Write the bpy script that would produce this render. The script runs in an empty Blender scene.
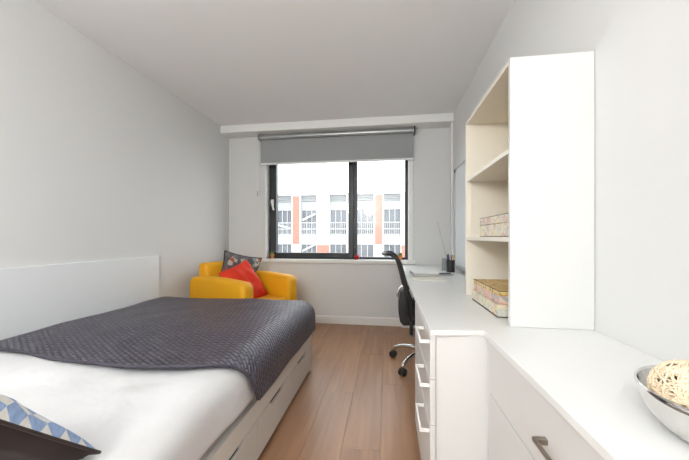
import bpy, bmesh, math, random
from mathutils import Vector, Matrix, noise
random.seed(7)
C = bpy.context.scene.collection
R = math.radians
sc = bpy.context.scene

# ------------------------------------------------------------------ camera, sky, lights, exposure
cam_d = bpy.data.cameras.new('camera'); cam = bpy.data.objects.new('camera', cam_d); C.objects.link(cam)
cam.location = (0, 0, 1.05)
cam.rotation_euler = (R(90), 0, math.atan(42.5/300))
cam_d.sensor_width = 36; cam_d.lens = 36*300/689; cam_d.shift_y = 7/689; cam_d.clip_start = 0.02
sc.camera = cam
w = bpy.data.worlds.new('overcast_sky'); sc.world = w; w.use_nodes = True
bg = w.node_tree.nodes['Background']; bg.inputs[0].default_value = (0.93, 0.97, 1.0, 1); bg.inputs[1].default_value = 4.0
sc.view_settings.view_transform = 'Standard'; sc.view_settings.look = 'None'; sc.view_settings.gamma = 1
sc.view_settings.use_curve_mapping = False
sc.view_settings.exposure = 0.2
FILL_L = 51.0                 # radiance of the two added fill globes, unseen behind the viewpoint

# ------------------------------------------------------------------ room numbers (metres)
XL, XR, YB, YF, H = -2.0, 0.72, 3.59, -1.7, 2.40
WX0, WX1, WZ0, WZ1 = -1.515, 0.25, 0.775, 2.12      # window opening

# ------------------------------------------------------------------ materials
def mat(name, col, rough=.5, metal=0, spec=.5, bump=0, bscale=60, var=0, vscale=6, sheen=0, coat=0, emis=None, estr=0):
    m = bpy.data.materials.new(name); m.use_nodes = True
    nt = m.node_tree; b = nt.nodes['Principled BSDF']
    b.inputs['Base Color'].default_value = (*col, 1); b.inputs['Roughness'].default_value = rough
    b.inputs['Metallic'].default_value = metal; b.inputs['Specular IOR Level'].default_value = spec
    b.inputs['Sheen Weight'].default_value = sheen; b.inputs['Coat Weight'].default_value = coat
    tc = nt.nodes.new('ShaderNodeTexCoord')
    if bump:
        n = nt.nodes.new('ShaderNodeTexNoise'); n.inputs['Scale'].default_value = bscale; n.inputs['Detail'].default_value = 4
        nt.links.new(tc.outputs['Object'], n.inputs['Vector'])
        bp = nt.nodes.new('ShaderNodeBump'); bp.inputs['Strength'].default_value = bump; bp.inputs['Distance'].default_value = .01
        nt.links.new(n.outputs['Fac'], bp.inputs['Height']); nt.links.new(bp.outputs[0], b.inputs['Normal'])
    if var:
        n = nt.nodes.new('ShaderNodeTexNoise'); n.inputs['Scale'].default_value = vscale
        nt.links.new(tc.outputs['Object'], n.inputs['Vector'])
        mx = nt.nodes.new('ShaderNodeMix'); mx.data_type = 'RGBA'
        mx.inputs[6].default_value = (*[c*(1-var) for c in col], 1); mx.inputs[7].default_value = (*[min(1, c*(1+var)) for c in col], 1)
        nt.links.new(n.outputs['Fac'], mx.inputs[0]); nt.links.new(mx.outputs[2], b.inputs['Base Color'])
    if emis:
        b.inputs['Emission Color'].default_value = (*emis, 1); b.inputs['Emission Strength'].default_value = estr
    return m

def glass_mat(name, tint=(1, 1, 1), refl=.06):
    m = bpy.data.materials.new(name); m.use_nodes = True; nt = m.node_tree; nt.nodes.clear()
    out = nt.nodes.new('ShaderNodeOutputMaterial'); t = nt.nodes.new('ShaderNodeBsdfTransparent'); t.inputs[0].default_value = (*tint, 1)
    g = nt.nodes.new('ShaderNodeBsdfGlossy'); g.inputs['Roughness'].default_value = .027
    mx = nt.nodes.new('ShaderNodeMixShader'); mx.inputs[0].default_value = refl
    nt.links.new(t.outputs[0], mx.inputs[1]); nt.links.new(g.outputs[0], mx.inputs[2]); nt.links.new(mx.outputs[0], out.inputs[0])
    return m

def wood_mat():
    m = bpy.data.materials.new('oak_laminate'); m.use_nodes = True; nt = m.node_tree; L = nt.links
    b = nt.nodes['Principled BSDF']; b.inputs['Roughness'].default_value = .36
    tc = nt.nodes.new('ShaderNodeTexCoord'); oi = nt.nodes.new('ShaderNodeObjectInfo')
    off = nt.nodes.new('ShaderNodeVectorMath'); off.operation = 'MULTIPLY'; off.inputs[1].default_value = (37, 91, 13)
    cmb = nt.nodes.new('ShaderNodeCombineXYZ')
    for i in range(3): L.new(oi.outputs['Random'], cmb.inputs[i])
    L.new(cmb.outputs[0], off.inputs[0])
    add = nt.nodes.new('ShaderNodeVectorMath'); L.new(tc.outputs['Object'], add.inputs[0]); L.new(off.outputs[0], add.inputs[1])
    mp = nt.nodes.new('ShaderNodeMapping'); mp.inputs['Scale'].default_value = (34, 1.6, 1); L.new(add.outputs[0], mp.inputs[0])
    n1 = nt.nodes.new('ShaderNodeTexNoise'); n1.inputs['Scale'].default_value = 1; n1.inputs['Detail'].default_value = 6; n1.inputs['Distortion'].default_value = .6
    L.new(mp.outputs[0], n1.inputs['Vector'])
    mp2 = nt.nodes.new('ShaderNodeMapping'); mp2.inputs['Scale'].default_value = (7, 1.2, 1); L.new(add.outputs[0], mp2.inputs[0])
    n2 = nt.nodes.new('ShaderNodeTexNoise'); n2.inputs['Scale'].default_value = 1; n2.inputs['Detail'].default_value = 3; L.new(mp2.outputs[0], n2.inputs['Vector'])
    r = nt.nodes.new('ShaderNodeValToRGB'); e = r.color_ramp.elements
    e[0].position = .28; e[0].color = (.26, .125, .06, 1); e[1].position = .72; e[1].color = (.50, .275, .15, 1)
    L.new(n1.outputs['Fac'], r.inputs[0])
    mx = nt.nodes.new('ShaderNodeMix'); mx.data_type = 'RGBA'; mx.inputs[0].default_value = .55
    r2 = nt.nodes.new('ShaderNodeValToRGB'); e = r2.color_ramp.elements
    e[0].position = .3; e[0].color = (.31, .16, .082, 1); e[1].position = .7; e[1].color = (.46, .26, .145, 1)
    L.new(n2.outputs['Fac'], r2.inputs[0]); L.new(r.outputs[0], mx.inputs[6]); L.new(r2.outputs[0], mx.inputs[7])
    hs = nt.nodes.new('ShaderNodeHueSaturation'); mr = nt.nodes.new('ShaderNodeMapRange'); mr.inputs[3].default_value = .95; mr.inputs[4].default_value = 1.05
    L.new(oi.outputs['Random'], mr.inputs[0]); L.new(mr.outputs[0], hs.inputs['Value']); L.new(mx.outputs[2], hs.inputs['Color'])
    L.new(hs.outputs[0], b.inputs['Base Color'])
    bp = nt.nodes.new('ShaderNodeBump'); bp.inputs['Strength'].default_value = .12; bp.inputs['Distance'].default_value = .004
    L.new(n1.outputs['Fac'], bp.inputs['Height']); L.new(bp.outputs[0], b.inputs['Normal'])
    return m

def map_mat(name, seed, tones):
    """old-map paper: blotches of cream, pink, blue with thin brown lines"""
    m = bpy.data.materials.new(name); m.use_nodes = True; nt = m.node_tree; L = nt.links
    b = nt.nodes['Principled BSDF']; b.inputs['Roughness'].default_value = .45
    tc = nt.nodes.new('ShaderNodeTexCoord'); mp = nt.nodes.new('ShaderNodeMapping'); mp.inputs['Location'].default_value = (seed, seed*1.7, seed*.3)
    L.new(tc.outputs['Object'], mp.inputs[0])
    n = nt.nodes.new('ShaderNodeTexNoise'); n.inputs['Scale'].default_value = 13; n.inputs['Detail'].default_value = 3; n.inputs['Distortion'].default_value = 1.2
    L.new(mp.outputs[0], n.inputs['Vector'])
    r = nt.nodes.new('ShaderNodeValToRGB'); r.color_ramp.interpolation = 'EASE'
    els = r.color_ramp.elements; els[0].position = .3; els[0].color = (*tones[0], 1); els[1].position = .7; els[1].color = (*tones[-1], 1)
    for i, t in enumerate(tones[1:-1]):
        e = els.new(.3+.4*(i+1)/(len(tones)-1)); e.color = (*t, 1)
    L.new(n.outputs['Fac'], r.inputs[0])
    v = nt.nodes.new('ShaderNodeTexNoise'); v.inputs['Scale'].default_value = 26; v.inputs['Detail'].default_value = 2; L.new(mp.outputs[0], v.inputs['Vector'])
    r2 = nt.nodes.new('ShaderNodeValToRGB'); e = r2.color_ramp.elements
    e[0].position = .485; e[0].color = (1, 1, 1, 1); e[1].position = .53; e[1].color = (1, 1, 1, 1); x = e.new(.505); x.color = (.42, .28, .2, 1)
    L.new(v.outputs['Fac'], r2.inputs[0])
    mx = nt.nodes.new('ShaderNodeMix'); mx.data_type = 'RGBA'; mx.blend_type = 'MULTIPLY'; mx.inputs[0].default_value = .8
    L.new(r.outputs[0], mx.inputs[6]); L.new(r2.outputs[0], mx.inputs[7]); L.new(mx.outputs[2], b.inputs['Base Color'])
    return m

def quilt_mat():
    """stitched basket-weave coverlet: small staggered pillows of satin cloth"""
    m = bpy.data.materials.new('grey_quilt'); m.use_nodes = True; nt = m.node_tree; L = nt.links
    b = nt.nodes['Principled BSDF']; b.inputs['Roughness'].default_value = .38; b.inputs['Sheen Weight'].default_value = 0
    uv = nt.nodes.new('ShaderNodeUVMap')
    mp = nt.nodes.new('ShaderNodeMapping'); mp.inputs['Rotation'].default_value = (0, 0, R(32)); L.new(uv.outputs[0], mp.inputs[0])
    br = nt.nodes.new('ShaderNodeTexBrick'); br.inputs['Scale'].default_value = 1
    br.inputs['Brick Width'].default_value = .044; br.inputs['Row Height'].default_value = .02
    br.inputs['Mortar Size'].default_value = .0075; br.inputs['Mortar Smooth'].default_value = 1
    br.inputs['Color1'].default_value = (.080, .070, .105, 1); br.inputs['Color2'].default_value = (.130, .115, .165, 1); br.inputs['Mortar'].default_value = (.022, .019, .032, 1)
    L.new(mp.outputs[0], br.inputs['Vector']); L.new(br.outputs['Color'], b.inputs['Base Color'])
    bp = nt.nodes.new('ShaderNodeBump'); bp.invert = True; bp.inputs['Strength'].default_value = 1; bp.inputs['Distance'].default_value = .009
    L.new(br.outputs['Fac'], bp.inputs['Height']); L.new(bp.outputs[0], b.inputs['Normal'])
    return m

def diamond_mat():
    m = bpy.data.materials.new('blue_diamond_cloth'); m.use_nodes = True; nt = m.node_tree; L = nt.links
    b = nt.nodes['Principled BSDF']; b.inputs['Roughness'].default_value = .8
    uv = nt.nodes.new('ShaderNodeUVMap'); mp = nt.nodes.new('ShaderNodeMapping'); mp.inputs['Rotation'].default_value = (0, 0, R(45)); mp.inputs['Scale'].default_value = (31, 31, 1)
    mp.inputs['Location'].default_value = (.6, .6, 0)
    L.new(uv.outputs[0], mp.inputs[0])
    ch = nt.nodes.new('ShaderNodeTexChecker'); ch.inputs['Scale'].default_value = 1
    ch.inputs[1].default_value = (.30, .42, .66, 1); ch.inputs[2].default_value = (.82, .80, .76, 1); L.new(mp.outputs[0], ch.inputs['Vector'])
    n = nt.nodes.new('ShaderNodeTexNoise'); n.inputs['Scale'].default_value = 90; L.new(uv.outputs[0], n.inputs['Vector'])
    mx = nt.nodes.new('ShaderNodeMix'); mx.data_type = 'RGBA'; mx.blend_type = 'SOFT_LIGHT'; mx.inputs[0].default_value = .8
    L.new(ch.outputs[0], mx.inputs[6]); L.new(n.outputs['Fac'], mx.inputs[7]); L.new(mx.outputs[2], b.inputs['Base Color'])
    return m

def floral_mat():
    m = bpy.data.materials.new('floral_cloth'); m.use_nodes = True; nt = m.node_tree; L = nt.links
    b = nt.nodes['Principled BSDF']; b.inputs['Roughness'].default_value = .85
    tc = nt.nodes.new('ShaderNodeTexCoord')
    n = nt.nodes.new('ShaderNodeTexVoronoi'); n.inputs['Scale'].default_value = 24; L.new(tc.outputs['Object'], n.inputs['Vector'])
    r = nt.nodes.new('ShaderNodeValToRGB'); r.color_ramp.interpolation = 'CONSTANT'; e = r.color_ramp.elements
    e[0].position = 0; e[0].color = (.11, .11, .12, 1); e[1].position = .45; e[1].color = (.5, .45, .36, 1)
    for p, c in ((.6, (.16, .16, .17, 1)), (.75, (.42, .09, .08, 1)), (.88, (.25, .3, .28, 1))):
        x = e.new(p); x.color = c
    sp = nt.nodes.new('ShaderNodeSeparateColor'); L.new(n.outputs['Color'], sp.inputs[0]); L.new(sp.outputs[0], r.inputs[0]); L.new(r.outputs[0], b.inputs['Base Color'])
    return m

M = dict(
    wall=mat('wall_paint', (.73, .73, .725), .85, bump=.04, bscale=140),
    ceil=mat('ceiling_paint', (.88, .87, .86), .9, bump=.04, bscale=140),
    beam=mat('beam_paint', (.86, .855, .84), .7),
    white=mat('white_gloss_paint', (.83, .825, .81), .4),
    lam=mat('white_laminate', (.72, .72, .715), .32),
    lamtop=mat('white_worktop', (.80, .80, .79), .28),
    front=mat('shaded_drawer_front', (.68, .67, .66), .3),  # greyer than the laminate: shade on the fronts is put into the colour
    cream=mat('cream_shelf_board', (.84, .79, .69), .45),
    warmback=mat('warm_lit_back_board', (.82, .60, .26), .5),  # warm light inside the shelves is put into this board's colour
    bedw=mat('bed_frame_white', (.70, .67, .63), .4),
    panel=mat('white_bed_panel', (.80, .82, .83), .35),
    dark=mat('dark_void', (.03, .03, .03), .9),
    under=mat('floor_underlay', (.10, .055, .035), .9),
    wood=wood_mat(),
    frame=mat('anthracite_frame', (.022, .026, .028), .4),
    blind=mat('grey_blind_fabric', (.34, .35, .355), .9, bump=.05, bscale=300),
    tube=mat('grey_metal_roller', (.42, .43, .44), .35, .5),
    plast=mat('white_plastic', (.8, .8, .8), .35),
    yellow=mat('yellow_upholstery', (.84, .40, .004), .6, bump=.05, bscale=40),
    red=mat('red_cushion_cloth', (.70, .032, .006), .75, bump=.25, bscale=18),
    duvet=mat('white_duvet_cloth', (.75, .75, .765), .85, bump=.5, bscale=11),
    brown=mat('dark_brown_cloth', (.022, .012, .011), .9, bump=.2, bscale=24),
    piping=mat('dark_brown_piping', (.03, .018, .016), .6),
    blueband=mat('slate_blue_cloth', (.16, .22, .36), .8),
    hem=mat('quilt_hem', (.05, .045, .062), .6),
    black=mat('black_plastic', (.016, .016, .018), .4),
    mesh=mat('black_mesh_fabric', (.02, .02, .022), .8, bump=.3, bscale=500),
    chrome=mat('chrome', (.8, .8, .8), .12, 1),
    steel=mat('polished_steel', (.72, .71, .69), .09, 1),
    nickel=mat('brushed_nickel', (.36, .32, .27), .3, 1),
    handle=mat('white_metal_handle', (.88, .87, .85), .3),
    straw=mat('pale_wicker', (.88, .72, .52), .6, var=.12, vscale=30),
    terra=mat('terracotta_pot', (.62, .22, .07), .7),
    green=mat('cactus_green', (.16, .24, .05), .7, var=.3, vscale=200),
    redpot=mat('red_glaze', (.45, .008, .012), .35),
    paper=mat('white_paper', (.85, .85, .84), .7),
    pageshade=mat('page_edges_shaded', (.50, .48, .44), .8),  # shadow along the notebook's edge is put into this grey
    papery=mat('cream_paper', (.84, .81, .72), .7),
    inkblue=mat('navy_plastic', (.03, .04, .13), .4),
    pencil=mat('pencil_wood', (.62, .4, .16), .5),
    grey=mat('grey_metal', (.3, .3, .3), .4, .5),
    board=mat('whiteboard_face', (.74, .78, .80), .2),
    quilt=quilt_mat(), diamond=diamond_mat(), floral=floral_mat(),
    glass=glass_mat('window_glass', (.97, .98, .98), .05), acrylic=glass_mat('clear_acrylic', (.82, .86, .86), .12),
    mapa=map_mat('map_paper_pale', 3.1, [(.66, .5, .3), (.82, .72, .5), (.7, .68, .6), (.72, .5, .42), (.8, .7, .5)]),
    mapb=map_mat('map_paper_pink', 8.4, [(.7, .55, .35), (.72, .4, .36), (.78, .62, .45), (.45, .42, .45), (.72, .45, .36)]),
    mapc=map_mat('map_paper_yellow', 5.7, [(.30, .16, .05), (.74, .55, .22), (.6, .36, .1), (.78, .62, .34), (.4, .2, .1)]),
    mapd=map_mat('map_paper_cream', 1.9, [(.84, .70, .45), (.86, .76, .55), (.62, .64, .58), (.86, .72, .5), (.8, .6, .4)]),
    edge=mat('dark_box_edge', (.10, .07, .06), .5),
    fwhite=mat('facade_white', (.50, .50, .505), .8), fbrick=mat('facade_brick', (.46, .17, .125), .9, var=.12, vscale=3),
    fglass=mat('facade_glass', (.10, .11, .125), .3, var=.5, vscale=.8), fgrey=mat('facade_grey', (.36, .37, .375), .8), asphalt=mat('asphalt', (.12, .12, .12), .9),
    fillw=mat('fill_diffuser', (.9, .9, .9), .5, emis=(.98, 1, .985), estr=FILL_L),
)

# ------------------------------------------------------------------ mesh helpers
class MB:
    def __init__(s): s.v = []; s.f = []; s.mi = []; s.uv = None
    def add(s, vs, fs, mi=0):
        o = len(s.v); s.v += [tuple(v) for v in vs]; s.f += [tuple(i+o for i in f) for f in fs]; s.mi += [mi]*len(fs); return s
    def box(s, x0, x1, y0, y1, z0, z1, mi=0):
        return s.add([(x0,y0,z0),(x1,y0,z0),(x1,y1,z0),(x0,y1,z0),(x0,y0,z1),(x1,y0,z1),(x1,y1,z1),(x0,y1,z1)],
                     [(0,3,2,1),(4,5,6,7),(0,1,5,4),(1,2,6,5),(2,3,7,6),(3,0,4,7)], mi)
    def prism(s, poly, a0, a1, axis='z', mi=0):
        """poly extruded along an axis: z -> (x,y), x -> (y,z), y -> (x,z)"""
        n = len(poly)
        def p(q, a): return {'z': (q[0], q[1], a), 'x': (a, q[0], q[1]), 'y': (q[0], a, q[1])}[axis]
        return s.add([p(q, a0) for q in poly]+[p(q, a1) for q in poly],
                     [tuple(range(n-1, -1, -1)), tuple(range(n, 2*n))]+[(i, (i+1) % n, n+(i+1) % n, n+i) for i in range(n)], mi)
    def tube(s, pts, r, n=8, closed=False, mi=0, flat=1.0):
        pts = [Vector(p) for p in pts]; m = len(pts); rs = r if isinstance(r, (list, tuple)) else [r]*m
        ups = None; vs = []
        for i, p in enumerate(pts):
            a = pts[(i-1) % m] if (closed or i > 0) else p; b = pts[(i+1) % m] if (closed or i < m-1) else p
            t = (b-a).normalized()
            if ups is None:
                ups = Vector((0, 0, 1)) if abs(t.z) < .9 else Vector((1, 0, 0))
            u = (ups-t*ups.dot(t)).normalized(); ups = u; q = t.cross(u)
            for k in range(n):
                an = 2*math.pi*k/n; vs.append(p+u*(math.cos(an)*rs[i])+q*(math.sin(an)*rs[i]*flat))
        fs = []
        for i in range(m if closed else m-1):
            for k in range(n):
                a = i*n+k; b = i*n+(k+1) % n; c = ((i+1) % m)*n+(k+1) % n; d = ((i+1) % m)*n+k
                fs.append((a, b, c, d))
        if not closed: fs += [tuple(range(n-1, -1, -1)), tuple(range((m-1)*n, m*n))]
        return s.add(vs, fs, mi)
    def lathe(s, prof, c=(0, 0, 0), n=32, mi=0, cap=True):
        vs = []; m = len(prof)
        for r, z in prof:
            for k in range(n):
                an = 2*math.pi*k/n; vs.append((c[0]+r*math.cos(an), c[1]+r*math.sin(an), c[2]+z))
        fs = [(i*n+k, i*n+(k+1) % n, (i+1)*n+(k+1) % n, (i+1)*n+k) for i in range(m-1) for k in range(n)]
        if cap: fs += [tuple(range(n-1, -1, -1)), tuple(range((m-1)*n, m*n))]
        return s.add(vs, fs, mi)
    def build(s, name, mats, parent=None, loc=None, bevel=0, smooth=False, seg=2, sub=0, solid=0):
        me = bpy.data.meshes.new(name); me.from_pydata(s.v, [], s.f)
        for m in (mats if isinstance(mats, (list, tuple)) else [mats]): me.materials.append(m)
        me.polygons.foreach_set('material_index', s.mi)
        if s.uv:
            ul = me.uv_layers.new(name='UVMap')
            for lp in me.loops: ul.data[lp.index].uv = s.uv[lp.vertex_index]
        bm = bmesh.new(); bm.from_mesh(me); bmesh.ops.recalc_face_normals(bm, faces=bm.faces); bm.to_mesh(me); bm.free()
        if smooth: me.polygons.foreach_set('use_smooth', [True]*len(me.polygons))
        o = bpy.data.objects.new(name, me); C.objects.link(o)
        if parent: o.parent = parent
        if loc: o.location = loc
        if solid:
            md = o.modifiers.new('s', 'SOLIDIFY'); md.thickness = solid; md.offset = -1
        if bevel:
            md = o.modifiers.new('b', 'BEVEL'); md.width = bevel; md.segments = seg; md.limit_method = 'ANGLE'; md.angle_limit = R(50)
        if sub:
            md = o.modifiers.new('u', 'SUBSURF'); md.levels = sub; md.render_levels = sub
        return o

def thing(name, label, cat, loc=(0, 0, 0), rz=0, group=None):
    o = bpy.data.objects.new(name, None); C.objects.link(o); o.empty_display_size = .1
    o.location = loc; o.rotation_euler = (0, 0, rz); tag(o, label, cat, group); return o
def tag(o, label, cat, group=None):
    o['label'] = label; o['category'] = cat
    if group: o['group'] = group
    return o
def struct(o): o['kind'] = 'structure'; return o
def smoothpath(pts, n=6, closed=False):
    """Catmull-Rom"""
    P = [Vector(p) for p in pts]; out = []; m = len(P)
    for i in range(m if closed else m-1):
        g = lambda k: P[k % m] if closed else P[max(0, min(m-1, k))]
        a, b, c, d = g(i-1), g(i), g(i+1), g(i+2)
        for j in range(n):
            t = j/n
            out.append(.5*((2*b)+(c-a)*t+(2*a-5*b+4*c-d)*t*t+(3*b-a-3*c+d)*t**3))
    if not closed: out.append(P[-1])
    return out

def cushion_mb(w, h, t, n=22, pinch=.07, mats=(0, 0), seed=0, wr=.006):
    """square cushion in XZ-like local frame: x width, y height, z thickness; front side z>0 gets mats[0]"""
    mb = MB(); mb.uv = []
    def pos(i, j, s):
        u = 2*i/n-1; v = 2*j/n-1
        e = (1-u*u)*(1-v*v)
        z = s*t/2*(max(e, 0)**.42)
        x = u*w/2*(1-pinch*(1-v*v)*(abs(u)**3)); y = v*h/2*(1-pinch*(1-u*u)*(abs(v)**3))
        ns = noise.noise(Vector((u*2.2+seed, v*2.2, s)))*wr*3*min(1, e*3)
        return (x, y, z+ns)
    for s, mi in ((1, mats[0]), (-1, mats[1])):
        vs = [pos(i, j, s) for i in range(n+1) for j in range(n+1)]
        fs = []
        for i in range(n):
            for j in range(n):
                a = i*(n+1)+j; f = (a, a+n+1, a+n+2, a+1); fs.append(f if s > 0 else f[::-1])
        mb.add(vs, fs, mi); mb.uv += [(i/n*w, j/n*h) for i in range(n+1) for j in range(n+1)]
    rim = [pos(i, 0, 1) for i in range(n)]+[pos(n, j, 1) for j in range(n)]+[pos(i, n, 1) for i in range(n, 0, -1)]+[pos(0, j, 1) for j in range(n, 0, -1)]
    return mb, rim
def frame_matrix(o, x, y, z):
    m = Matrix((x.normalized(), y.normalized(), z.normalized())).transposed().to_4x4(); m.translation = Vector(o); return m

# ================================================================== SETTING
fl = struct(MB().box(XL, XR, YF, YB, -.05, -.008).build('floor', M['under']))
PW, PL = .19, 1.21
xs = [-.034+PW*k for k in range(-11, 5)]
k = 0
for i in range(len(xs)-1):
    x0, x1 = max(xs[i], XL), min(xs[i+1], XR)
    if x1-x0 < .02: continue
    y = YF-((i*.437) % 1)*PL
    while y < YB:
        y0, y1 = max(y, YF), min(y+PL, YB)
        if y1-y0 > .02:
            o = MB().box(x0+.0004, x1-.0004, y0+.0003, y1-.0003, -.008, random.uniform(-.0004, 0)).build('plank', M['wood'], fl, bevel=.0008, seg=1)
        y += PL
struct(MB().box(XL-.1, XR+.1, YF-.1, YB+.3, H, H+.1).build('ceiling', M['ceil']))
struct(MB().box(XL-.1, XL, YF-.1, YB+.3, -.05, H).build('wall_left', M['wall']))
struct(MB().box(XR, XR+.1, YF-.1, YB+.3, -.05, H).build('wall_right', M['wall']))
DX0, DX1 = -1.25, -.40
struct(MB().box(XL, DX0, YF-.1, YF, -.05, H).box(DX1, XR, YF-.1, YF, -.05, H).box(DX0, DX1, YF-.1, YF, 2.03, H).build('wall_front', M['wall']))
WT = .30
struct(MB().box(XL, WX0, YB, YB+WT, -.05, H).box(WX1, XR, YB, YB+WT, -.05, H)
       .box(WX0, WX1, YB, YB+WT, -.05, WZ0).box(WX0, WX1, YB, YB+WT, WZ1, H).build('wall_back', M['wall']))
def skirt(name, poly_axis, *a):
    return struct(poly_axis(*a).build(name, M['white'], bevel=.006, seg=2))
struct(MB().prism([(YB-.016, 0), (YB, 0), (YB, .095), (YB-.008, .095), (YB-.016, .083)], XL, XR, 'x').build('baseboard_back', M['white'], bevel=.002))
struct(MB().prism([(XL, 0), (XL+.016, 0), (XL+.016, .083), (XL+.008, .095), (XL, .095)], YF+.0, YB-.017, 'y').build('baseboard_left', M['white'], bevel=.002))
struct(MB().prism([(XR, 0), (XR-.016, 0), (XR-.016, .083), (XR-.008, .095), (XR, .095)], 1.70, YB-.017, 'y').build('baseboard_right', M['white'], bevel=.002))
# boxed beam under the ceiling above the window
struct(MB().box(XL, XR, 3.39, YB, 2.31, H).build('trim_1', M['beam'], bevel=.004))
# thin cable conduit in the right back corner
struct(MB().box(XR-.022, XR, 3.43, 3.455, .724, 2.31).build('trim_2', M['white'], bevel=.003))
# door behind the viewpoint
d = struct(MB().box(DX0+.035, DX1-.035, YF-.06, YF-.02, .006, 2.0).build('door_1', M['white'], bevel=.003))
MB().box(DX0, DX0+.034, YF-.1, YF+.012, 0, 2.03).box(DX1-.034, DX1, YF-.1, YF+.012, 0, 2.03).box(DX0+.034, DX1-.034, YF-.1, YF+.012, 2.001, 2.03).build('door_frame', M['white'], d, bevel=.003)
MB().tube([(DX0+.1, YF-.02, 1.0), (DX0+.1, YF+.04, 1.0), (DX0+.22, YF+.04, 1.0)], .009).build('door_handle', M['chrome'], d, smooth=True)

# window: anthracite frame set back in a white reveal
FY0, FY1 = 3.70, 3.76
FW = .052
win = MB()
MX = -.40                                   # mullion centre
win.box(WX0+.012, WX0+.05, FY0, FY1, WZ0, WZ1).box(WX1-.034, WX1, FY0, FY1, WZ0, WZ1).box(WX0+.05, WX1-.034, FY0, FY1, WZ0, WZ0+.028).box(WX0+.05, WX1-.034, FY0, FY1, WZ1-.05, WZ1)
win.box(MX-.036, MX+.034, FY0, FY1, WZ0+.028, WZ1-.05)
win = struct(win.build('window_1', M['frame'], bevel=.004))
sx0, sx1, sz0, sz1 = WX0+.045, MX-.008, WZ0+.022, WZ1-.045
sb = MB(); a = .066
sb.box(sx0, sx0+a, FY0-.022, FY1-.01, sz0, sz1).box(sx1-a, sx1, FY0-.022, FY1-.01, sz0, sz1).box(sx0+a, sx1-a, FY0-.022, FY1-.01, sz0, sz0+.055).box(sx0+a, sx1-a, FY0-.022, FY1-.01, sz1-a, sz1)
sash = sb.build('sash', M['frame'], win, bevel=.004)
MB().box(sx0+a-.003, sx1-a+.003, FY0+.014, FY0+.02, sz0+.05, sz1-a+.003).build('pane', M['glass'], win)
MB().box(MX+.03, WX1-.032, FY0+.014, FY0+.02, WZ0+.026, WZ1-.048).build('pane', M['glass'], win)
hx = sx0+.02
MB().box(hx-.014, hx+.014, FY0-.034, FY0-.02, 1.45, 1.53).tube(smoothpath([(hx, FY0-.03, 1.505), (hx, FY0-.065, 1.505), (hx+.006, FY0-.07, 1.48), (hx+.03, FY0-.07, 1.39)]), .011).build('window_handle', M['plast'], sash, bevel=.003, smooth=False)
# white reveal lining and right-hand casing
MB().box(WX0, WX0+.012, YB-.004, FY0+.06, WZ0, WZ1).build('reveal_lining', M['white'], win, bevel=.001)
MB().box(WX1, WX1+.052, YB-.012, YB+.0, WZ0, WZ1+.02).build('casing', M['white'], win, bevel=.003)
MB().box(WX0-.03, WX1+.075, YB-.035, FY0-.001, WZ0-.042, WZ0-.001).build('window_sill', M['white'], win, bevel=.006)

# ================================================================== OUTSIDE
b = thing('car_park_building', 'long white framed building with red brick piers seen through the window', 'building', (0, 24, -8))
o8 = 8
cols = [(-16.43, 'B'), (-14.18, 'W'), (-11.93, 'B'), (-9.68, 'W'), (-7.42, 'B'), (-5.16, 'W'), (-2.9, 'P'), (-.66, 'B'), (1.62, 'W'), (3.9, 'B'), (6.15, 'W'), (8.4, 'B')]
MB().box(-18, 10, .3, 12, 0, 12.65).build('wall', M['fwhite'], b)
MB().box(-18, 10, -.1, .4, 12.45, 12.60).build('parapet', M['fgrey'], b)
HWD = {'B': .41, 'W': .56, 'P': .35}
storeys = [(9.15, 11.30), (6.25, 8.48), (3.35, 5.5)]
for (x, kd) in cols:
    hw = HWD[kd]
    MB().box(x-hw, x+hw, -.05, .3, 0, 12.45).build('pier', M['fwhite'], b)
    if kd == 'B': MB().box(x-.28, x+.28, -.08, -.05, 8.48, 12.4).build('brick_panel', M['fbrick'], b)
    elif kd == 'W': MB().box(x-.5, x+.5, -.08, -.05, 5.2, 8.40).build('brick_panel', M['fbrick'], b)
for (z0, z1) in storeys:
    MB().box(-18, 10, .12, .3, z1, z1+.62).build('spandrel', M['fwhite'], b)
MB().box(-18, 10, .14, .3, 8.48, 9.15).build('spandrel', M['fwhite'], b)
for i in range(len(cols)-1):
    x0 = cols[i][0]+HWD[cols[i][1]]; x1 = cols[i+1][0]-HWD[cols[i+1][1]]
    for si, (z0, z1) in enumerate(storeys):
        f = MB()
        nb = 3
        for q in range(nb+1):
            xx = x0+(x1-x0)*q/nb; f.box(xx-.022, xx+.022, .17, .24, z0, z1)
        for zz in (z0+.03, z0+(z1-z0)*.27, z0+(z1-z0)*.5, z1-.03): f.box(x0, x1, .18, .235, zz-.025, zz+.025)
        f = f.build('window', M['fwhite'], b)
        MB().box(x0, x1, .25, .295, z0, z1).build('pane', M['fglass'], f)
        rl = MB()
        for zz in (z0+.12, z0+.55, z0+1.08): rl.box(x0, x1, .02, .06, zz-.028, zz+.028)
        n = 9
        for q in range(n+1):
            xx = x0+(x1-x0)*q/n; rl.box(xx-.014, xx+.014, .03, .05, z0+.05, z0+1.08)
        rl.build('railing', M['fwhite'], b)
    # upper louvres
    for zz in (11.38, 11.50, 11.62, 11.74, 11.86, 12.02, 12.14, 12.26):
        MB().box(x0, x1, .06, .3, zz, zz+.05).build('louvre', M['fgrey'], b)
for (xa, za, xb, zb) in ((-9.0, 10.05, -7.9, 9.75), (-6.9, 10.45, -5.8, 10.95), (-6.9, 7.9, -5.8, 8.45), (-11.4, 9.3, -9.4, 10.3)):
    dx, dz = xb-xa, zb-za; l = math.hypot(dx, dz); nx, nz = -dz/l*.07, dx/l*.07
    MB().prism([(xa+nx, za+nz), (xa-nx, za-nz), (xb-nx, zb-nz), (xb+nx, zb+nz)], -.05, .05, 'y').build('brace', M['fwhite'], b)
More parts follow.
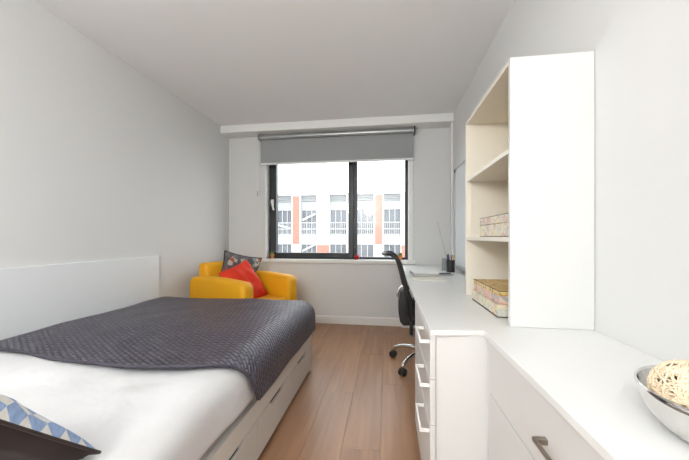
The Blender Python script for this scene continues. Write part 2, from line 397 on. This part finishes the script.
g = struct(MB().box(-60, 60, YB+.5, 80, -8.1, -8).build('ground', M['asphalt']))

# ================================================================== BLIND
BX0, BX1 = -1.545, .305
bl = thing('roller_blind', 'grey roller blind half lowered over the window top', 'blind', (0, 3.50, 2.022))
MB().tube([(BX0, 0, .245), (BX1, 0, .245)], .026, 16).build('roller_tube', M['tube'], bl, smooth=False)
MB().box(BX0+.004, BX1-.004, .0235, .026, -.062, .245).build('blind_fabric', M['blind'], bl)
MB().box(BX0, BX1, .014, .036, -.085, -.062).build('bottom_bar', M['plast'], bl, bevel=.004)
for x in (BX0-.012, BX1):
    MB().box(x, x+.012, -.035, .09, .212, .282).build('bracket', M['black'] if x > 0 else M['grey'], bl, bevel=.003)
ch = MB().tube(smoothpath([(BX0-.02, -.02, .24), (BX0-.022, -.025, -.2), (BX0-.018, -.02, -.42), (BX0-.01, -.015, -.2), (BX0-.012, -.01, .24)], 8), .0022, 6)
ch.build('pull_cord', M['plast'], bl)
MB().lathe([(.004, -.05), (.010, -.045), (.009, 0), (.003, .012)], (BX0-.018, -.02, -.42), 12).build('cord_weight', M['tube'], bl, smooth=True)

# ================================================================== BED
bed = thing('storage_bed', 'white double storage bed with drawers along its floor side', 'bed', (-1.28, .95, 0))
ox, oy = 1.28, -.95
FX = -.587                                              # drawer front plane
by0, by1 = -.12, 2.30
def Lb(mb): mb.v = [(x+ox, y+oy, z) for x, y, z in mb.v]; return mb
Lb(MB().box(-1.955, FX-.022, by0, by1-.0, .04, .30)).build('base', M['bedw'], bed, bevel=.003)
Lb(MB().box(-1.9, FX-.06, by0+.03, by1-.03, .0, .04)).build('plinth', M['dark'], bed)
Lb(MB().box(FX-.022, FX, by0, by1, .214, .30)).build('side_rail', M['bedw'], bed, bevel=.002)
edges = [2.27, 1.79, 1.31, .83, .35, -.12]
for i in range(len(edges)-1):
    y1, y0 = edges[i]-.002, edges[i+1]+.002; cy = (y0+y1)/2; a = .10
    zt = .2115
    poly = [(y0, .03), (y1, .03), (y1, zt), (cy+a, zt), (cy+a-.03, zt-.022), (cy-a+.03, zt-.022), (cy-a, zt), (y0, zt)]
    dr = Lb(MB().prism(poly, FX-.02, FX, 'x')).build('drawer', M['bedw'], bed, bevel=.0015)
    Lb(MB().box(FX-.0215, FX-.012, cy-a+.002, cy+a-.002, zt-.028, zt+.002)).build('slot_shade', M['dark'], dr)  # dark plate in the notch; the recess shade is put into its colour
Lb(MB().box(FX-.022, FX, 2.272, by1, .0, .2135)).build('end_post', M['bedw'], bed, bevel=.002)
Lb(MB().box(-1.93, -.63, by0+.02, by1-.02, .302, .50)).build('mattress', M['duvet'], bed, bevel=.05, seg=5)
tag(MB().box(XL+.001, XL+.022, -.15, 2.38, .096, .885).build('side_panel', M['panel'], bevel=.004), 'long low white panel fixed to the wall beside the bed', 'headboard')

def rim_material(o, m):
    o.data.materials.append(m); o.modifiers['s'].material_offset_rim = 1
def cloth(name, x0, x1, y0f, y1, zt, Rr, sag, nx, ny, m, side_drop, end_drop, amp, thick, seed, sx=None, wallx=-1.95, front=None):
    """cloth laid on the bed: flat top with rounded fall on the floor side (x1) and optional fall on the far end (y1)"""
    mb = MB(); mb.uv = []
    arc = math.pi*Rr/2
    La = (x1-Rr-x0)+arc+side_drop
    for i in range(nx+1):
        a = x0+La*i/nx
        ys = y0f(a)
        ye = (y1-Rr)+arc+end_drop if end_drop is not None else y1
        for j in range(ny+1):
            b_ = ys+(ye-ys)*j/ny
            dx = max(0, a-(x1-Rr)); dy = max(0, b_-(y1-Rr)) if end_drop is not None else 0
            r = math.hypot(dx, dy)
            if r > 0:
                n_ = (dx/r, dy/r); r = min(r, arc+side_drop)
                if r < arc: off = Rr*math.sin(r/Rr); dp = Rr*(1-math.cos(r/Rr))
                else: off = Rr; dp = Rr+(r-arc)
                x = min(a, x1-Rr)+n_[0]*off; y = (min(b_, y1-Rr) if end_drop is not None else b_)+n_[1]*off; z = zt-dp
            else: x, y, z = a, b_, zt
            # soft dip along the wall side
            t = max(0, 1-(a-x0)/.16); z -= sag*t*t
            e = noise.noise(Vector((x*2.3+seed, y*2.3, z*1.3)))*amp+noise.noise(Vector((x*7+seed, y*6, z*5)))*amp*.45
            fall = min(1, r/arc) if r > 0 else 0
            z += e*(1-fall*.9); x += e*fall*.8; y += e*.5*(dy > 0)
            mb.v.append((x, y, z)); mb.uv.append((a, b_))
    for i in range(nx):
        for j in range(ny):
            q = i*(ny+1)+j; mb.f.append((q, q+ny+1, q+ny+2, q+1)); mb.mi.append(0)
    return mb.build(name, m, smooth=True, solid=thick)
# white duvet
dv = cloth('duvet', -1.945, -.585, lambda a: -.13, 1.5, .53, .085, .05, 90, 100, M['duvet'], .10, None, .026, .02, 3.3)
tag(dv, 'white duvet covering the near half of the bed', 'duvet')
def qedge(a):
    pts = [(-1.95, 1.12), (-1.55, 1.09), (-1.3, 1.04), (-1.0, 1.02), (-.80, 1.04), (-.70, 1.07), (-.62, 1.10), (-.52, 1.155), (-.3, 1.27)]
    for (a0, b0), (a1, b1) in zip(pts, pts[1:]):
        if a <= a1:
            t = (a-a0)/(a1-a0); t = max(0, t); return b0+(b1-b0)*t
    return pts[-1][1]
ql = cloth('quilted_bedspread', -1.95, -.545, qedge, 2.35, .560, .115, .055, 130, 120, M['quilt'], .10, .09, .010, .014, 9.1)
rim_material(ql, M['hem']); tag(ql, 'dark grey purple quilted bedspread over the far half of the bed', 'bedspread')

# brown and blue cushion on the duvet
def place_cushion(name, label, w, h, t, O, xv, yv, mats, mat_list, pipe=None, pinch=.07, seed=0, wr=.006, cat='cushion'):
    mb, rim = cushion_mb(w, h, t, mats=mats, pinch=pinch, seed=seed, wr=wr)
    xv = Vector(xv).normalized(); zv = xv.cross(Vector(yv)).normalized(); yv = zv.cross(xv)
    th = thing(name, label, cat); th.matrix_world = frame_matrix(O, xv, yv, zv)
    c = mb.build('cover', mat_list, th, smooth=True)
    if pipe: MB().tube(rim, pipe[0], 8, closed=True).build('piping', pipe[1], th, smooth=True)
    return th, c
CB = dict(w=.40, h=.40, t=.15)
P0 = Vector((-.650, .600, .558)); dv_ = Vector((-.10, -.70, .73)).normalized()
ph = R(13); w0 = Vector((-math.cos(ph), -.7*math.sin(ph), -.7*math.sin(ph)*.2)).normalized()
w0 = (w0-dv_*w0.dot(dv_)).normalized()
cc = P0+dv_*.20+w0*.20
place_cushion('scatter_cushion', 'dark brown cushion with a blue and white diamond reverse, on the white duvet', .40, .40, .122, cc, -w0, dv_, (1, 0), [M['diamond'], M['brown']], (.0035, M['piping']), pinch=.03, seed=2)
# ================================================================== ARMCHAIR
A0 = Vector((-1.16, 2.42))      # near front outer corner
ang = R(-23)
ac = thing('armchair', 'yellow tub armchair in the far corner beyond the bed', 'armchair', (-1.43, 2.88, 0), ang)
# local: +x faces forward, y across (near arm at -y)
AD, AW = .79, .72      # depth, width
hx_, hw_ = AD/2, AW/2
def armpoly(top0, top1, n=10):
    # side outline in x,z with rounded top front corner, gently falling to the front
    p = [(-hx_+.0, .10), (hx_, .10), (hx_, top1-.07)]
    for k in range(1, 7):
        an = R(90)*k/7; p.append((hx_-.07+.07*math.cos(an), top1-.07+.07*math.sin(an)))
    p += [(hx_-.10, top1+.004), (0, (top0+top1)/2+.012), (-hx_+.09, top0), (-hx_+.03, top0-.015), (-hx_, top0-.06)]
    return p
for s in (-1, 1):
    y0, y1 = (-hw_, -hw_+.135) if s < 0 else (hw_-.135, hw_)
    MB().prism(armpoly(.668, .652), y0, y1, 'y').build('armrest', M['yellow'], ac, bevel=.038, seg=5, smooth=True)
bk = MB().prism([(-hx_, .10), (-hx_+.17, .10), (-hx_+.15, .62), (-hx_+.12, .79), (-hx_-.005, .79), (-hx_-.01, .5)], -hw_+.10, hw_-.06, 'y')
bk.build('backrest', M['yellow'], ac, bevel=.04, seg=5, smooth=True)
MB().box(-hx_+.17, hx_-.01, -hw_+.137, hw_-.137, .10, .30).build('seat_base', M['yellow'], ac, bevel=.02, seg=3, smooth=True)
MB().box(-hx_+.165, hx_-.0, -hw_+.139, hw_-.139, .302, .45).build('seat_cushion', M['yellow'], ac, bevel=.045, seg=5, smooth=True)
for sx in (-1, 1):
    for sy in (-1, 1):
        MB().lathe([(.016, 0), (.024, .10)], (sx*(hx_-.07), sy*(hw_-.07), 0), 14).build('leg', M['black'], ac, smooth=True)
mt = ac.matrix_basis if False else Matrix.Translation((-1.43, 2.88, 0)) @ Matrix.Rotation(ang, 4, 'Z')
def loc_(x, y, z): return mt @ Vector((x, y, z))
def dir_(x, y, z): return (mt.to_3x3() @ Vector((x, y, z)))
# floral cushion leaning on the back, red cushion in front of it
place_cushion('floral_cushion', 'grey floral cushion with dark piping behind the red cushion', .44, .36, .12, (-1.563, 3.035, .685), (.25, .35, -.10), (.045, .042, .26), (0, 0), [M['floral']], (.006, M['piping']), pinch=.10, seed=5)
place_cushion('red_cushion', 'plain bright red cushion tilted on one corner in the yellow armchair', .43, .36, .15, (-1.395, 2.80, .585), (.198, .03, -.32), (.13, .37, .15), (0, 0), [M['red']], None, pinch=.07, seed=11, wr=.012)

# ================================================================== WORKTOP, PEDESTAL, SIDEBOARD
ZT = .724
wt = MB().prism([(.15, 1.080), (.333, 1.102), (.333, -.62), (XR-.001, -.62), (XR-.001, YB-.001), (.15, YB-.001)], ZT-.019, ZT, 'z').build('worktop', M['lamtop'], bevel=.0015)
tag(wt, 'long white worktop running along the right wall, wider at the desk end', 'worktop')
pd = thing('drawer_pedestal', 'white three drawer pedestal with square bar handles under the desk end', 'drawers', (.43, 1.38, 0))
ox, oy = -.43, -1.38
Z1 = ZT-.020
Lb(MB().box(.170, XR-.02, 1.103, 1.119, 0, Z1)).build('end_panel', M['lam'], pd, bevel=.001)
Lb(MB().box(.170, XR-.02, 1.640, 1.658, 0, Z1)).build('end_panel', M['lam'], pd, bevel=.001)
Lb(MB().box(.19, XR-.03, 1.120, 1.639, .06, Z1-.01)).build('carcass', M['lam'], pd)
Lb(MB().box(.20, .215, 1.120, 1.639, 0, .059)).build('kick_board', M['lam'], pd)
dz = [(.548, Z1-.002), (.386, .545), (.06, .383)]
hz = [.690, .545-.0, .388]
for (z0, z1) in dz:
    dr = Lb(MB().box(.150, .1685, 1.090, 1.658, z0, z1)).build('drawer', M['front'], pd, bevel=.0015)
    zh = z1-.027
    y0, y1 = 1.105, 1.275; xo = .116
    hb = MB().box(xo, xo+.007, y0, y1, zh-.006, zh+.006).box(xo+.007, .150, y0, y0+.007, zh-.006, zh+.006).box(xo+.007, .150, y1-.007, y1, zh-.006, zh+.006)
    Lb(hb).build('handle', M['handle'], dr, bevel=.0015)
lg = MB().box(.17, XR-.02, YB-.06, YB-.04, 0, Z1).build('desk_end_support', M['lam'], bevel=.001)
tag(lg, 'white upright panel carrying the far end of the worktop by the window wall', 'desk panel')
sd = thing('sideboard', 'white sideboard with a brushed bar handle nearest the viewer, under the worktop', 'cabinet', (.54, .35, 0))
ox, oy = -.54, -.35
Lb(MB().box(.362, XR-.003, -.61, 1.083, .07, Z1-.001)).build('carcass', M['lam'], sd)
Lb(MB().box(.39, .405, -.60, 1.07, 0, .069)).build('kick_board', M['lam'], sd)
Lb(MB().box(.345, .361, 1.072, 1.093, .0, Z1-.001)).build('corner_post', M['lam'], sd, bevel=.001)
for (y0, y1) in ((.11, 1.070), (-.61, .106)):
    for (z0, z1) in ((.527, Z1-.002), (.07, .523)):
        dr = Lb(MB().box(.343, .361, y0, y1, z0, z1)).build('drawer', M['front'], sd, bevel=.0012)
        cy = (y0+y1)/2+(.0 if y0 > 0 else 0)
        ya, yb = (.46, .712) if y0 > 0 else (-.37, -.12)
        zc = .607 if z0 > .5 else .44
        hb = MB().box(.316, .322, ya, yb, zc-.005, zc+.005).box(.322, .3435, ya, ya+.012, zc-.006, zc+.006).box(.322, .3435, yb-.012, yb, zc-.006, zc+.006)
        Lb(hb).build('handle', M['nickel'], dr, bevel=.001)

# ================================================================== BOOKCASE on the worktop
sh = thing('shelf_unit', 'tall white open shelf unit standing on the worktop against the right wall', 'bookcase', (.58, 1.475, ZT))
ox, oy = -.58, -1.475
SX0, SX1, SY0, SY1, ST = .442, XR-.002, 1.16, 1.79, 1.70
def Ls(mb): mb.v = [(x+ox, y+oy, z-ZT) for x, y, z in mb.v]; return mb
z0 = ZT+.0008
Ls(MB().box(SX0, SX1, SY0, SY0+.018, z0, ST)).build('side_panel', M['lam'], sh, bevel=.001)
Ls(MB().box(SX0, SX1, SY1-.018, SY1, z0, ST)).build('side_panel', M['cream'], sh, bevel=.001)
Ls(MB().box(SX0, SX1, SY0+.0185, SY1-.0185, ST-.018, ST)).build('top_board', M['cream'], sh, bevel=.001)
for z in (1.36, 1.032):
    Ls(MB().box(SX0+.003, SX1-.006, SY0+.0185, SY1-.0185, z, z+.018)).build('shelf', M['cream'], sh, bevel=.001)
Ls(MB().box(SX1-.005, SX1, SY0+.0185, SY1-.0185, z0, ST-.0185)).build('back_board', M['warmback'], sh)
Ls(MB().box(SX0+.02, SX0+.034, SY1-.0235, SY1-.0185, 1.06, 1.35)).build('shelf_strip', M['cream'], sh)

def mapbox(label, x0, x1, y0, y1, z0, z1, body, lidm, rim=True, lid_rim=True):
    t = thing('map_print_box', label, 'box', ((x0+x1)/2, (y0+y1)/2, z0), 0, 'printed boxes on the shelf unit')
    ax, ay = (x0+x1)/2, (y0+y1)/2
    sp = (z1-z0)*.62
    def Lm(mb): mb.v = [(x-ax, y-ay, z-z0) for x, y, z in mb.v]; return mb
    Lm(MB().box(x0+.003, x1-.003, y0+.003, y1-.003, z0+.003, z0+sp)).build('box_body', body, t, bevel=.002)
    Lm(MB().box(x0, x1, y0, y1, z0+sp+.0005, z1)).build('lid', lidm, t, bevel=.002)
    e = MB().box(x0-.001, x1+.001, y0-.001, y1+.001, z0, z0+.003)
    Lm(e).build('base_rim', M['edge'] if rim else body, t)
    Lm(MB().box(x0-.0012, x1+.0012, y0-.0012, y0+.003, z1-.002, z1+.0006).box(x0-.0012, x0+.0015, y0+.003, y1+.0012, z1-.0018, z1+.0006)).build('lid_edge', M['edge'] if lid_rim else lidm, t)
    return t
mapbox('pale map printed box alone on the middle shelf', .482, .69, 1.26, 1.655, 1.0505, 1.146, M['mapa'], M['mapa'])
mapbox('cream map printed box, lower of the stacked pair on the worktop', .441, .67, 1.285, 1.645, ZT+.0008, .775, M['mapd'], M['mapd'], True, False)
mapbox('pink and yellow map printed box, upper of the stacked pair', .446, .67, 1.283, 1.64, .7765, .832, M['mapb'], M['mapc'], False, True)

# ================================================================== WHITEBOARD
wb = thing('whiteboard', 'white board with thin grey rim hung on the right wall beyond the shelf unit', 'whiteboard', (XR, 2.65, 1.25))
MB().box(-.014, -.002, -.62, .62, -.485, .49).build('board_face', M['board'], wb)
MB().box(-.018, -.001, -.635, -.62, -.50, .505).box(-.018, -.001, .62, .635, -.50, .505).box(-.018, -.001, -.62, .62, -.50, -.485).box(-.018, -.001, -.62, .62, .49, .505).build('rim', M['tube'], wb)
for y in (-.625, .625):
    MB().box(-.021, -.001, y-.018, y+.018, .475, .51).build('corner_cap', M['black'], wb, bevel=.003)
MB().box(-.055, -.0185, -.45, .45, -.500, -.488).build('pen_tray', M['tube'], wb, bevel=.002)

# ================================================================== OFFICE CHAIR
oc = thing('office_chair', 'black mesh backed swivel chair on chrome castor base at the desk', 'chair', (.325, 2.53, 0))
prof = smoothpath([(-.355, 0, .914), (-.31, 0, .912), (-.255, 0, .865), (-.224, 0, .77), (-.197, 0, .66), (-.16, 0, .55), (-.15, 0, .45), (-.155, 0, .40)], 5)
mb = MB(); n = 14; m_ = len(prof); rim = []
def bw(t): return .235*(1-(abs(2*t-1)**5)*.35)*(1-.10*(1-t))
for i, p in enumerate(prof):
    t = i/(m_-1)
    for k in range(n+1):
        s = 2*k/n-1; mb.v.append((p.x+.02*s*s, s*bw(t)*.95, p.z))
for i in range(m_-1):
    for k in range(n):
        a = i*(n+1)+k; mb.f.append((a, a+1, a+n+2, a+n+1)); mb.mi.append(0)
mb.build('backrest_mesh', M['mesh'], oc, smooth=True, solid=.006)
L_ = [Vector((p.x+.02, -bw(i/(m_-1))*.95, p.z)) for i, p in enumerate(prof)]; R_ = [Vector((p.x+.02, bw(i/(m_-1))*.95, p.z)) for i, p in enumerate(prof)]
topv = [Vector((prof[0].x+.02*s*s-.004, s*bw(0)*.95, prof[0].z)) for s in (-.75, -.4, 0, .4, .75)]
botv = [Vector((prof[-1].x+.02*s*s, s*bw(1)*.95, prof[-1].z)) for s in (.75, .4, 0, -.4, -.75)]
MB().tube(L_[::-1]+topv+R_+botv, .0135, 8, closed=True).build('backrest_frame', M['black'], oc, smooth=True)
MB().prism([(-.185, .65), (-.222, .61), (-.232, .53), (-.232, .43), (-.222, .37), (-.195, .34), (-.12, .345), (-.02, .375), (-.02, .398), (-.13, .385), (-.145, .43), (-.15, .50), (-.165, .60)], -.10, .10, 'y').build('back_support', M['black'], oc, bevel=.014, seg=3, smooth=True)
MB().tube(smoothpath([(-.185, -.07, .66), (-.212, -.07, .648), (-.236, -.07, .61), (-.242, -.07, .57)], 5), .008, 8).build('support_trim', M['chrome'], oc, smooth=True)
MB().box(-.15, .27, -.23, .23, .40, .47).build('seat', M['mesh'], oc, bevel=.03, seg=4, smooth=True)
MB().box(-.09, .12, -.10, .10, .365, .40).build('seat_plate', M['black'], oc, bevel=.005)
for s in (-1, 1):
    MB().box(-.14, .12, s*.275-.03, s*.275+.03, .575, .605).build('armrest', M['black'], oc, bevel=.012, seg=3, smooth=True)
    MB().tube(smoothpath([(-.05, s*.275, .58), (-.06, s*.28, .50), (-.04, s*.25, .41), (0, s*.10, .385)], 5), .014, 8).build('armrest_support', M['black'], oc, smooth=True)
MB().tube([(-.135, -.13, .42), (-.137, -.13, .285)], .014, 12).build('tilt_lever', M['black'], oc, smooth=True)
MB().tube([(-.137, -.13, .285), (-.137, -.13, .272)], .017, 12).build('lever_cap', M['grey'], oc, smooth=True)
MB().tube([(0, 0, .10), (0, 0, .37)], .022, 16).build('gas_lift', M['chrome'], oc, smooth=True)
MB().lathe([(.05, .075), (.055, .09), (.045, .13), (.03, .15)], (0, 0, 0), 20).build('hub', M['chrome'], oc, smooth=True)
a0 = math.atan2(2.31-2.53, .117-.325)
for k in range(5):
    an = a0-k*R(72); cx, sy = math.cos(an), math.sin(an)
    lgp = smoothpath([(cx*.03, sy*.03, .115), (cx*.12, sy*.12, .125), (cx*.22, sy*.22, .115), (cx*.29, sy*.29, .085), (cx*.30, sy*.30, .06)], 5)
    MB().tube(lgp, [.020-.008*i/(len(lgp)-1) for i in range(len(lgp))], 10).build('leg', M['chrome'], oc, smooth=True)
    cs = MB(); px, py = cx*.302, sy*.302; tx, ty = -sy, cx
    for q in (-1, 1):
        ring = []
        c0 = Vector((px+tx*q*.014, py+ty*q*.014, .029))
        cs.tube([c0-Vector((tx, ty, 0))*.011, c0-Vector((tx, ty, 0))*.008, c0+Vector((tx, ty, 0))*.008, c0+Vector((tx, ty, 0))*.011], [.024, .029, .029, .024], 20)
    cs.tube([(px, py, .03), (px, py, .066)], .013, 12)
    cs.build('castor', M['black'], oc, smooth=True)

# ================================================================== DESK ITEMS
bk = thing('notebook', 'white notebook lying closed on the desk near the window', 'notebook', (.315, 2.66, ZT), R(4))
MB().box(-.10, .10, -.12, .12, .0006, .024).build('pages', M['pageshade'], bk, bevel=.001)
MB().box(-.103, .103, -.123, .123, .0245, .0265).build('cover', M['paper'], bk)
MB().box(-.104, -.101, -.123, .123, .0006, .0243).build('spine', M['grey'], bk)
tag(MB().box(-.125, .125, -.085, .085, 0, .0045).build('notepad', M['papery'], loc=(.315, 2.37, ZT+.0006), bevel=.0008), 'thin cream notepad on the desk in front of the notebook', 'notepad')
tag(MB().tube([(-.07, 0, .0055), (.06, .008, .0055), (.075, .009, .0055)], [.0048, .0048, .001], 8).build('pen', M['grey'], loc=(.485, 2.63, ZT)), 'slim grey pen lying beside the white notebook', 'pen')
tag(MB().tube([(-.06, 0, .0055), (.06, .03, .0055), (.07, .032, .0055)], [.0048, .0048, .001], 8).build('pen', M['black'], loc=(.492, 2.72, ZT)), 'slim black pen lying farther back beside the notebook', 'pen')
pt = thing('pen_pot', 'black round pen pot at the back of the desk', 'pot', (.585, 2.90, ZT))
MB().lathe([(.036, .001), (.037, .002), (.038, .112), (.035, .112), (.034, .006), (.001, .006)], (0, 0, 0), 24, cap=True).build('cup', M['black'], pt, smooth=False)
def stick(name, label, m, x, y, dx, dy, l, r, tip=None):
    o = tag(MB().tube([(0, 0, 0), (dx*l, dy*l, l)], r, 8).build(name, m, loc=(.585+x, 2.90+y, ZT+.009)), label, 'pencil' if name == 'pencil' else name, 'pens and pencils in the black pot')
    return o
stick('pen', 'thick navy pen leaning left in the black pot', M['inkblue'], -.012, .004, -.10, .0, .150, .0065)
stick('marker_pen', 'navy marker pen tallest at the left of the black pot', M['inkblue'], -.006, -.012, -.12, -.05, .158, .008)
stick('pencil', 'wooden pencil upright in the middle of the black pot', M['pencil'], .004, .008, .02, .05, .150, .004)
stick('pencil', 'wooden pencil leaning right in the black pot', M['pencil'], .010, -.008, .12, -.03, .150, .004)
stick('pencil', 'wooden pencil leaning farthest right in the black pot', M['pencil'], .014, .004, .16, .05, .150, .004)
stick('pen', 'black pen with dark cap leaning right in the black pot', M['black'], .002, .016, .12, .08, .150, .005)
tag(MB().tube(smoothpath([(0, 0, 0), (-.045, 0, .18), (-.11, .01, .46)], 6), .0013, 6).build('thin_reed', M['grey'], loc=(.583, 2.918, ZT+.009)), 'long thin grey reed rising from the black pot', 'reed')
fr = thing('acrylic_stand', 'small clear acrylic stand behind the black pen pot', 'stand', (.565, 3.02, ZT))
MB().box(-.035, .035, -.003, .003, .001, .12).build('upright', M['acrylic'], fr)
MB().box(-.037, -.034, -.005, .005, .001, .122).box(-.034, .037, -.005, .005, .1195, .122).build('upright_edge', M['grey'], fr)
MB().box(-.035, .035, .005, .05, .0008, .005).build('foot', M['acrylic'], fr)

# ================================================================== WINDOWSILL ITEMS
def sill_pot(label, x, pm, top):
    t = thing('potted_cactus', label, 'plant', (x, 3.645, WZ0-.0005), 0, 'little pots on the window sill')
    MB().lathe([(.017, 0), (.026, .045), (.029, .045), (.029, .055), (.024, .055), (.022, .047), (.001, .046)], (0, 0, 0), 20).build('pot', pm, t, smooth=False)
    cb = MB()
    for (dx, dy, r, h) in ((-.010, 0, .013, .03), (.010, .004, .014, .034), (.0, -.009, .012, .026)):
        pf = [(.001, 0)]+[(r*math.sin(R(a))*(1 if a > 45 else 1), .012+h*.5-h*.5*math.cos(R(a))) for a in (50, 90, 130, 160)]+[(.001, .012+h)]
        cb.lathe(pf, (dx, dy, .040), 10)
    cb.build('cactus', top, t, smooth=True)
    return t
sill_pot('small green cactus in an orange pot at the left end of the window sill', -1.445, M['terra'], M['green'])
sill_pot('small green cactus in an orange pot at the right end of the window sill', .155, M['terra'], M['green'])
rp = thing('red_ornament', 'small dark red pot on the sill below the window mullion', 'ornament', (-.365, 3.645, WZ0-.0005))
MB().lathe([(.020, 0), (.030, .012), (.033, .030), (.028, .048), (.022, .052), (.019, .050), (.019, .03), (.001, .028)], (0, 0, 0), 22).build('pot', M['redpot'], rp, smooth=True)
tf = MB()
for k in range(9):
    an = k*2.4; r = .004+.0018*k; tf.lathe([(.001, -.009), (.008, -.004), (.009, .003), (.001, .009)], (r*math.cos(an), r*math.sin(an), .054+.006*math.sin(k*1.3)), 8)
tf.build('red_bloom', M['redpot'], rp, smooth=True)

# ================================================================== STEEL BOWL AND WICKER BALL
bc = (.549, .543)
bw_ = thing('steel_bowl', 'round polished steel bowl with bulging sides at the near end of the worktop', 'bowl', (*bc, ZT))
MB().lathe([(.001, .0008), (.060, .0008), (.080, .004), (.098, .014), (.112, .030), (.121, .048), (.1255, .066), (.1265, .074), (.1255, .0765), (.1235, .0765), (.122, .073), (.118, .050), (.108, .032), (.094, .018), (.078, .008), (.058, .005), (.001, .005)], (0, 0, 0), 80, cap=False).build('bowl_body', M['steel'], bw_, smooth=True)
wk = MB(); rnd = random.Random(5); RB = .053
for k in range(130):
    ax = Vector((rnd.gauss(0, 1), rnd.gauss(0, 1), rnd.gauss(0, 1))).normalized(); u = ax.orthogonal().normalized(); v = ax.cross(u)
    off = rnd.uniform(-.55, .55); rr = math.sqrt(1-off*off); w1, w2 = rnd.uniform(.03, .12), rnd.uniform(0, 6)
    rad = RB*rnd.uniform(.90, 1.0)
    pts = []
    for q in range(30):
        t = 2*math.pi*q/30
        d = (ax*(off+w1*math.sin(2*t+w2))+(u*math.cos(t)+v*math.sin(t))*rr).normalized(); pts.append(d*rad)
    wk.tube(pts, .0013, 5, closed=True)
wkb = wk.build('wicker_ball', M['straw'], loc=(.505, .578, ZT+.0092+RB+.0012), smooth=True)
tag(wkb, 'pale woven wicker ball resting in the steel bowl', 'ball')

# ================================================================== FILL GLOBES (added to brighten the room, unseen behind the viewpoint)
for (x, y, nm) in ((-.95, -.75, 'added fill globe, out of view above the bed head'), (-.50, -1.25, 'added fill globe, out of view in front of the door')):
    t = thing('fill_globe', nm, 'lamp', (x, y, H), 0, 'added fill globes out of view')
    MB().lathe([(.05, -.001), (.05, -.02), (.03, -.03)], (0, 0, 0), 24).build('ceiling_rose', M['white'], t)
    MB().tube([(0, 0, -.03), (0, 0, -.45)], .004, 8).build('cable', M['white'], t)
    MB().lathe([(.03, -.41), (.035, -.45)], (0, 0, 0), 20).build('fill_holder', M['white'], t)
    MB().lathe([(.15*math.sin(R(a)), -.59+.15*math.cos(R(a))) for a in range(8, 180, 8)], (0, 0, 0), 32).build('globe', M['fillw'], t, smooth=True)
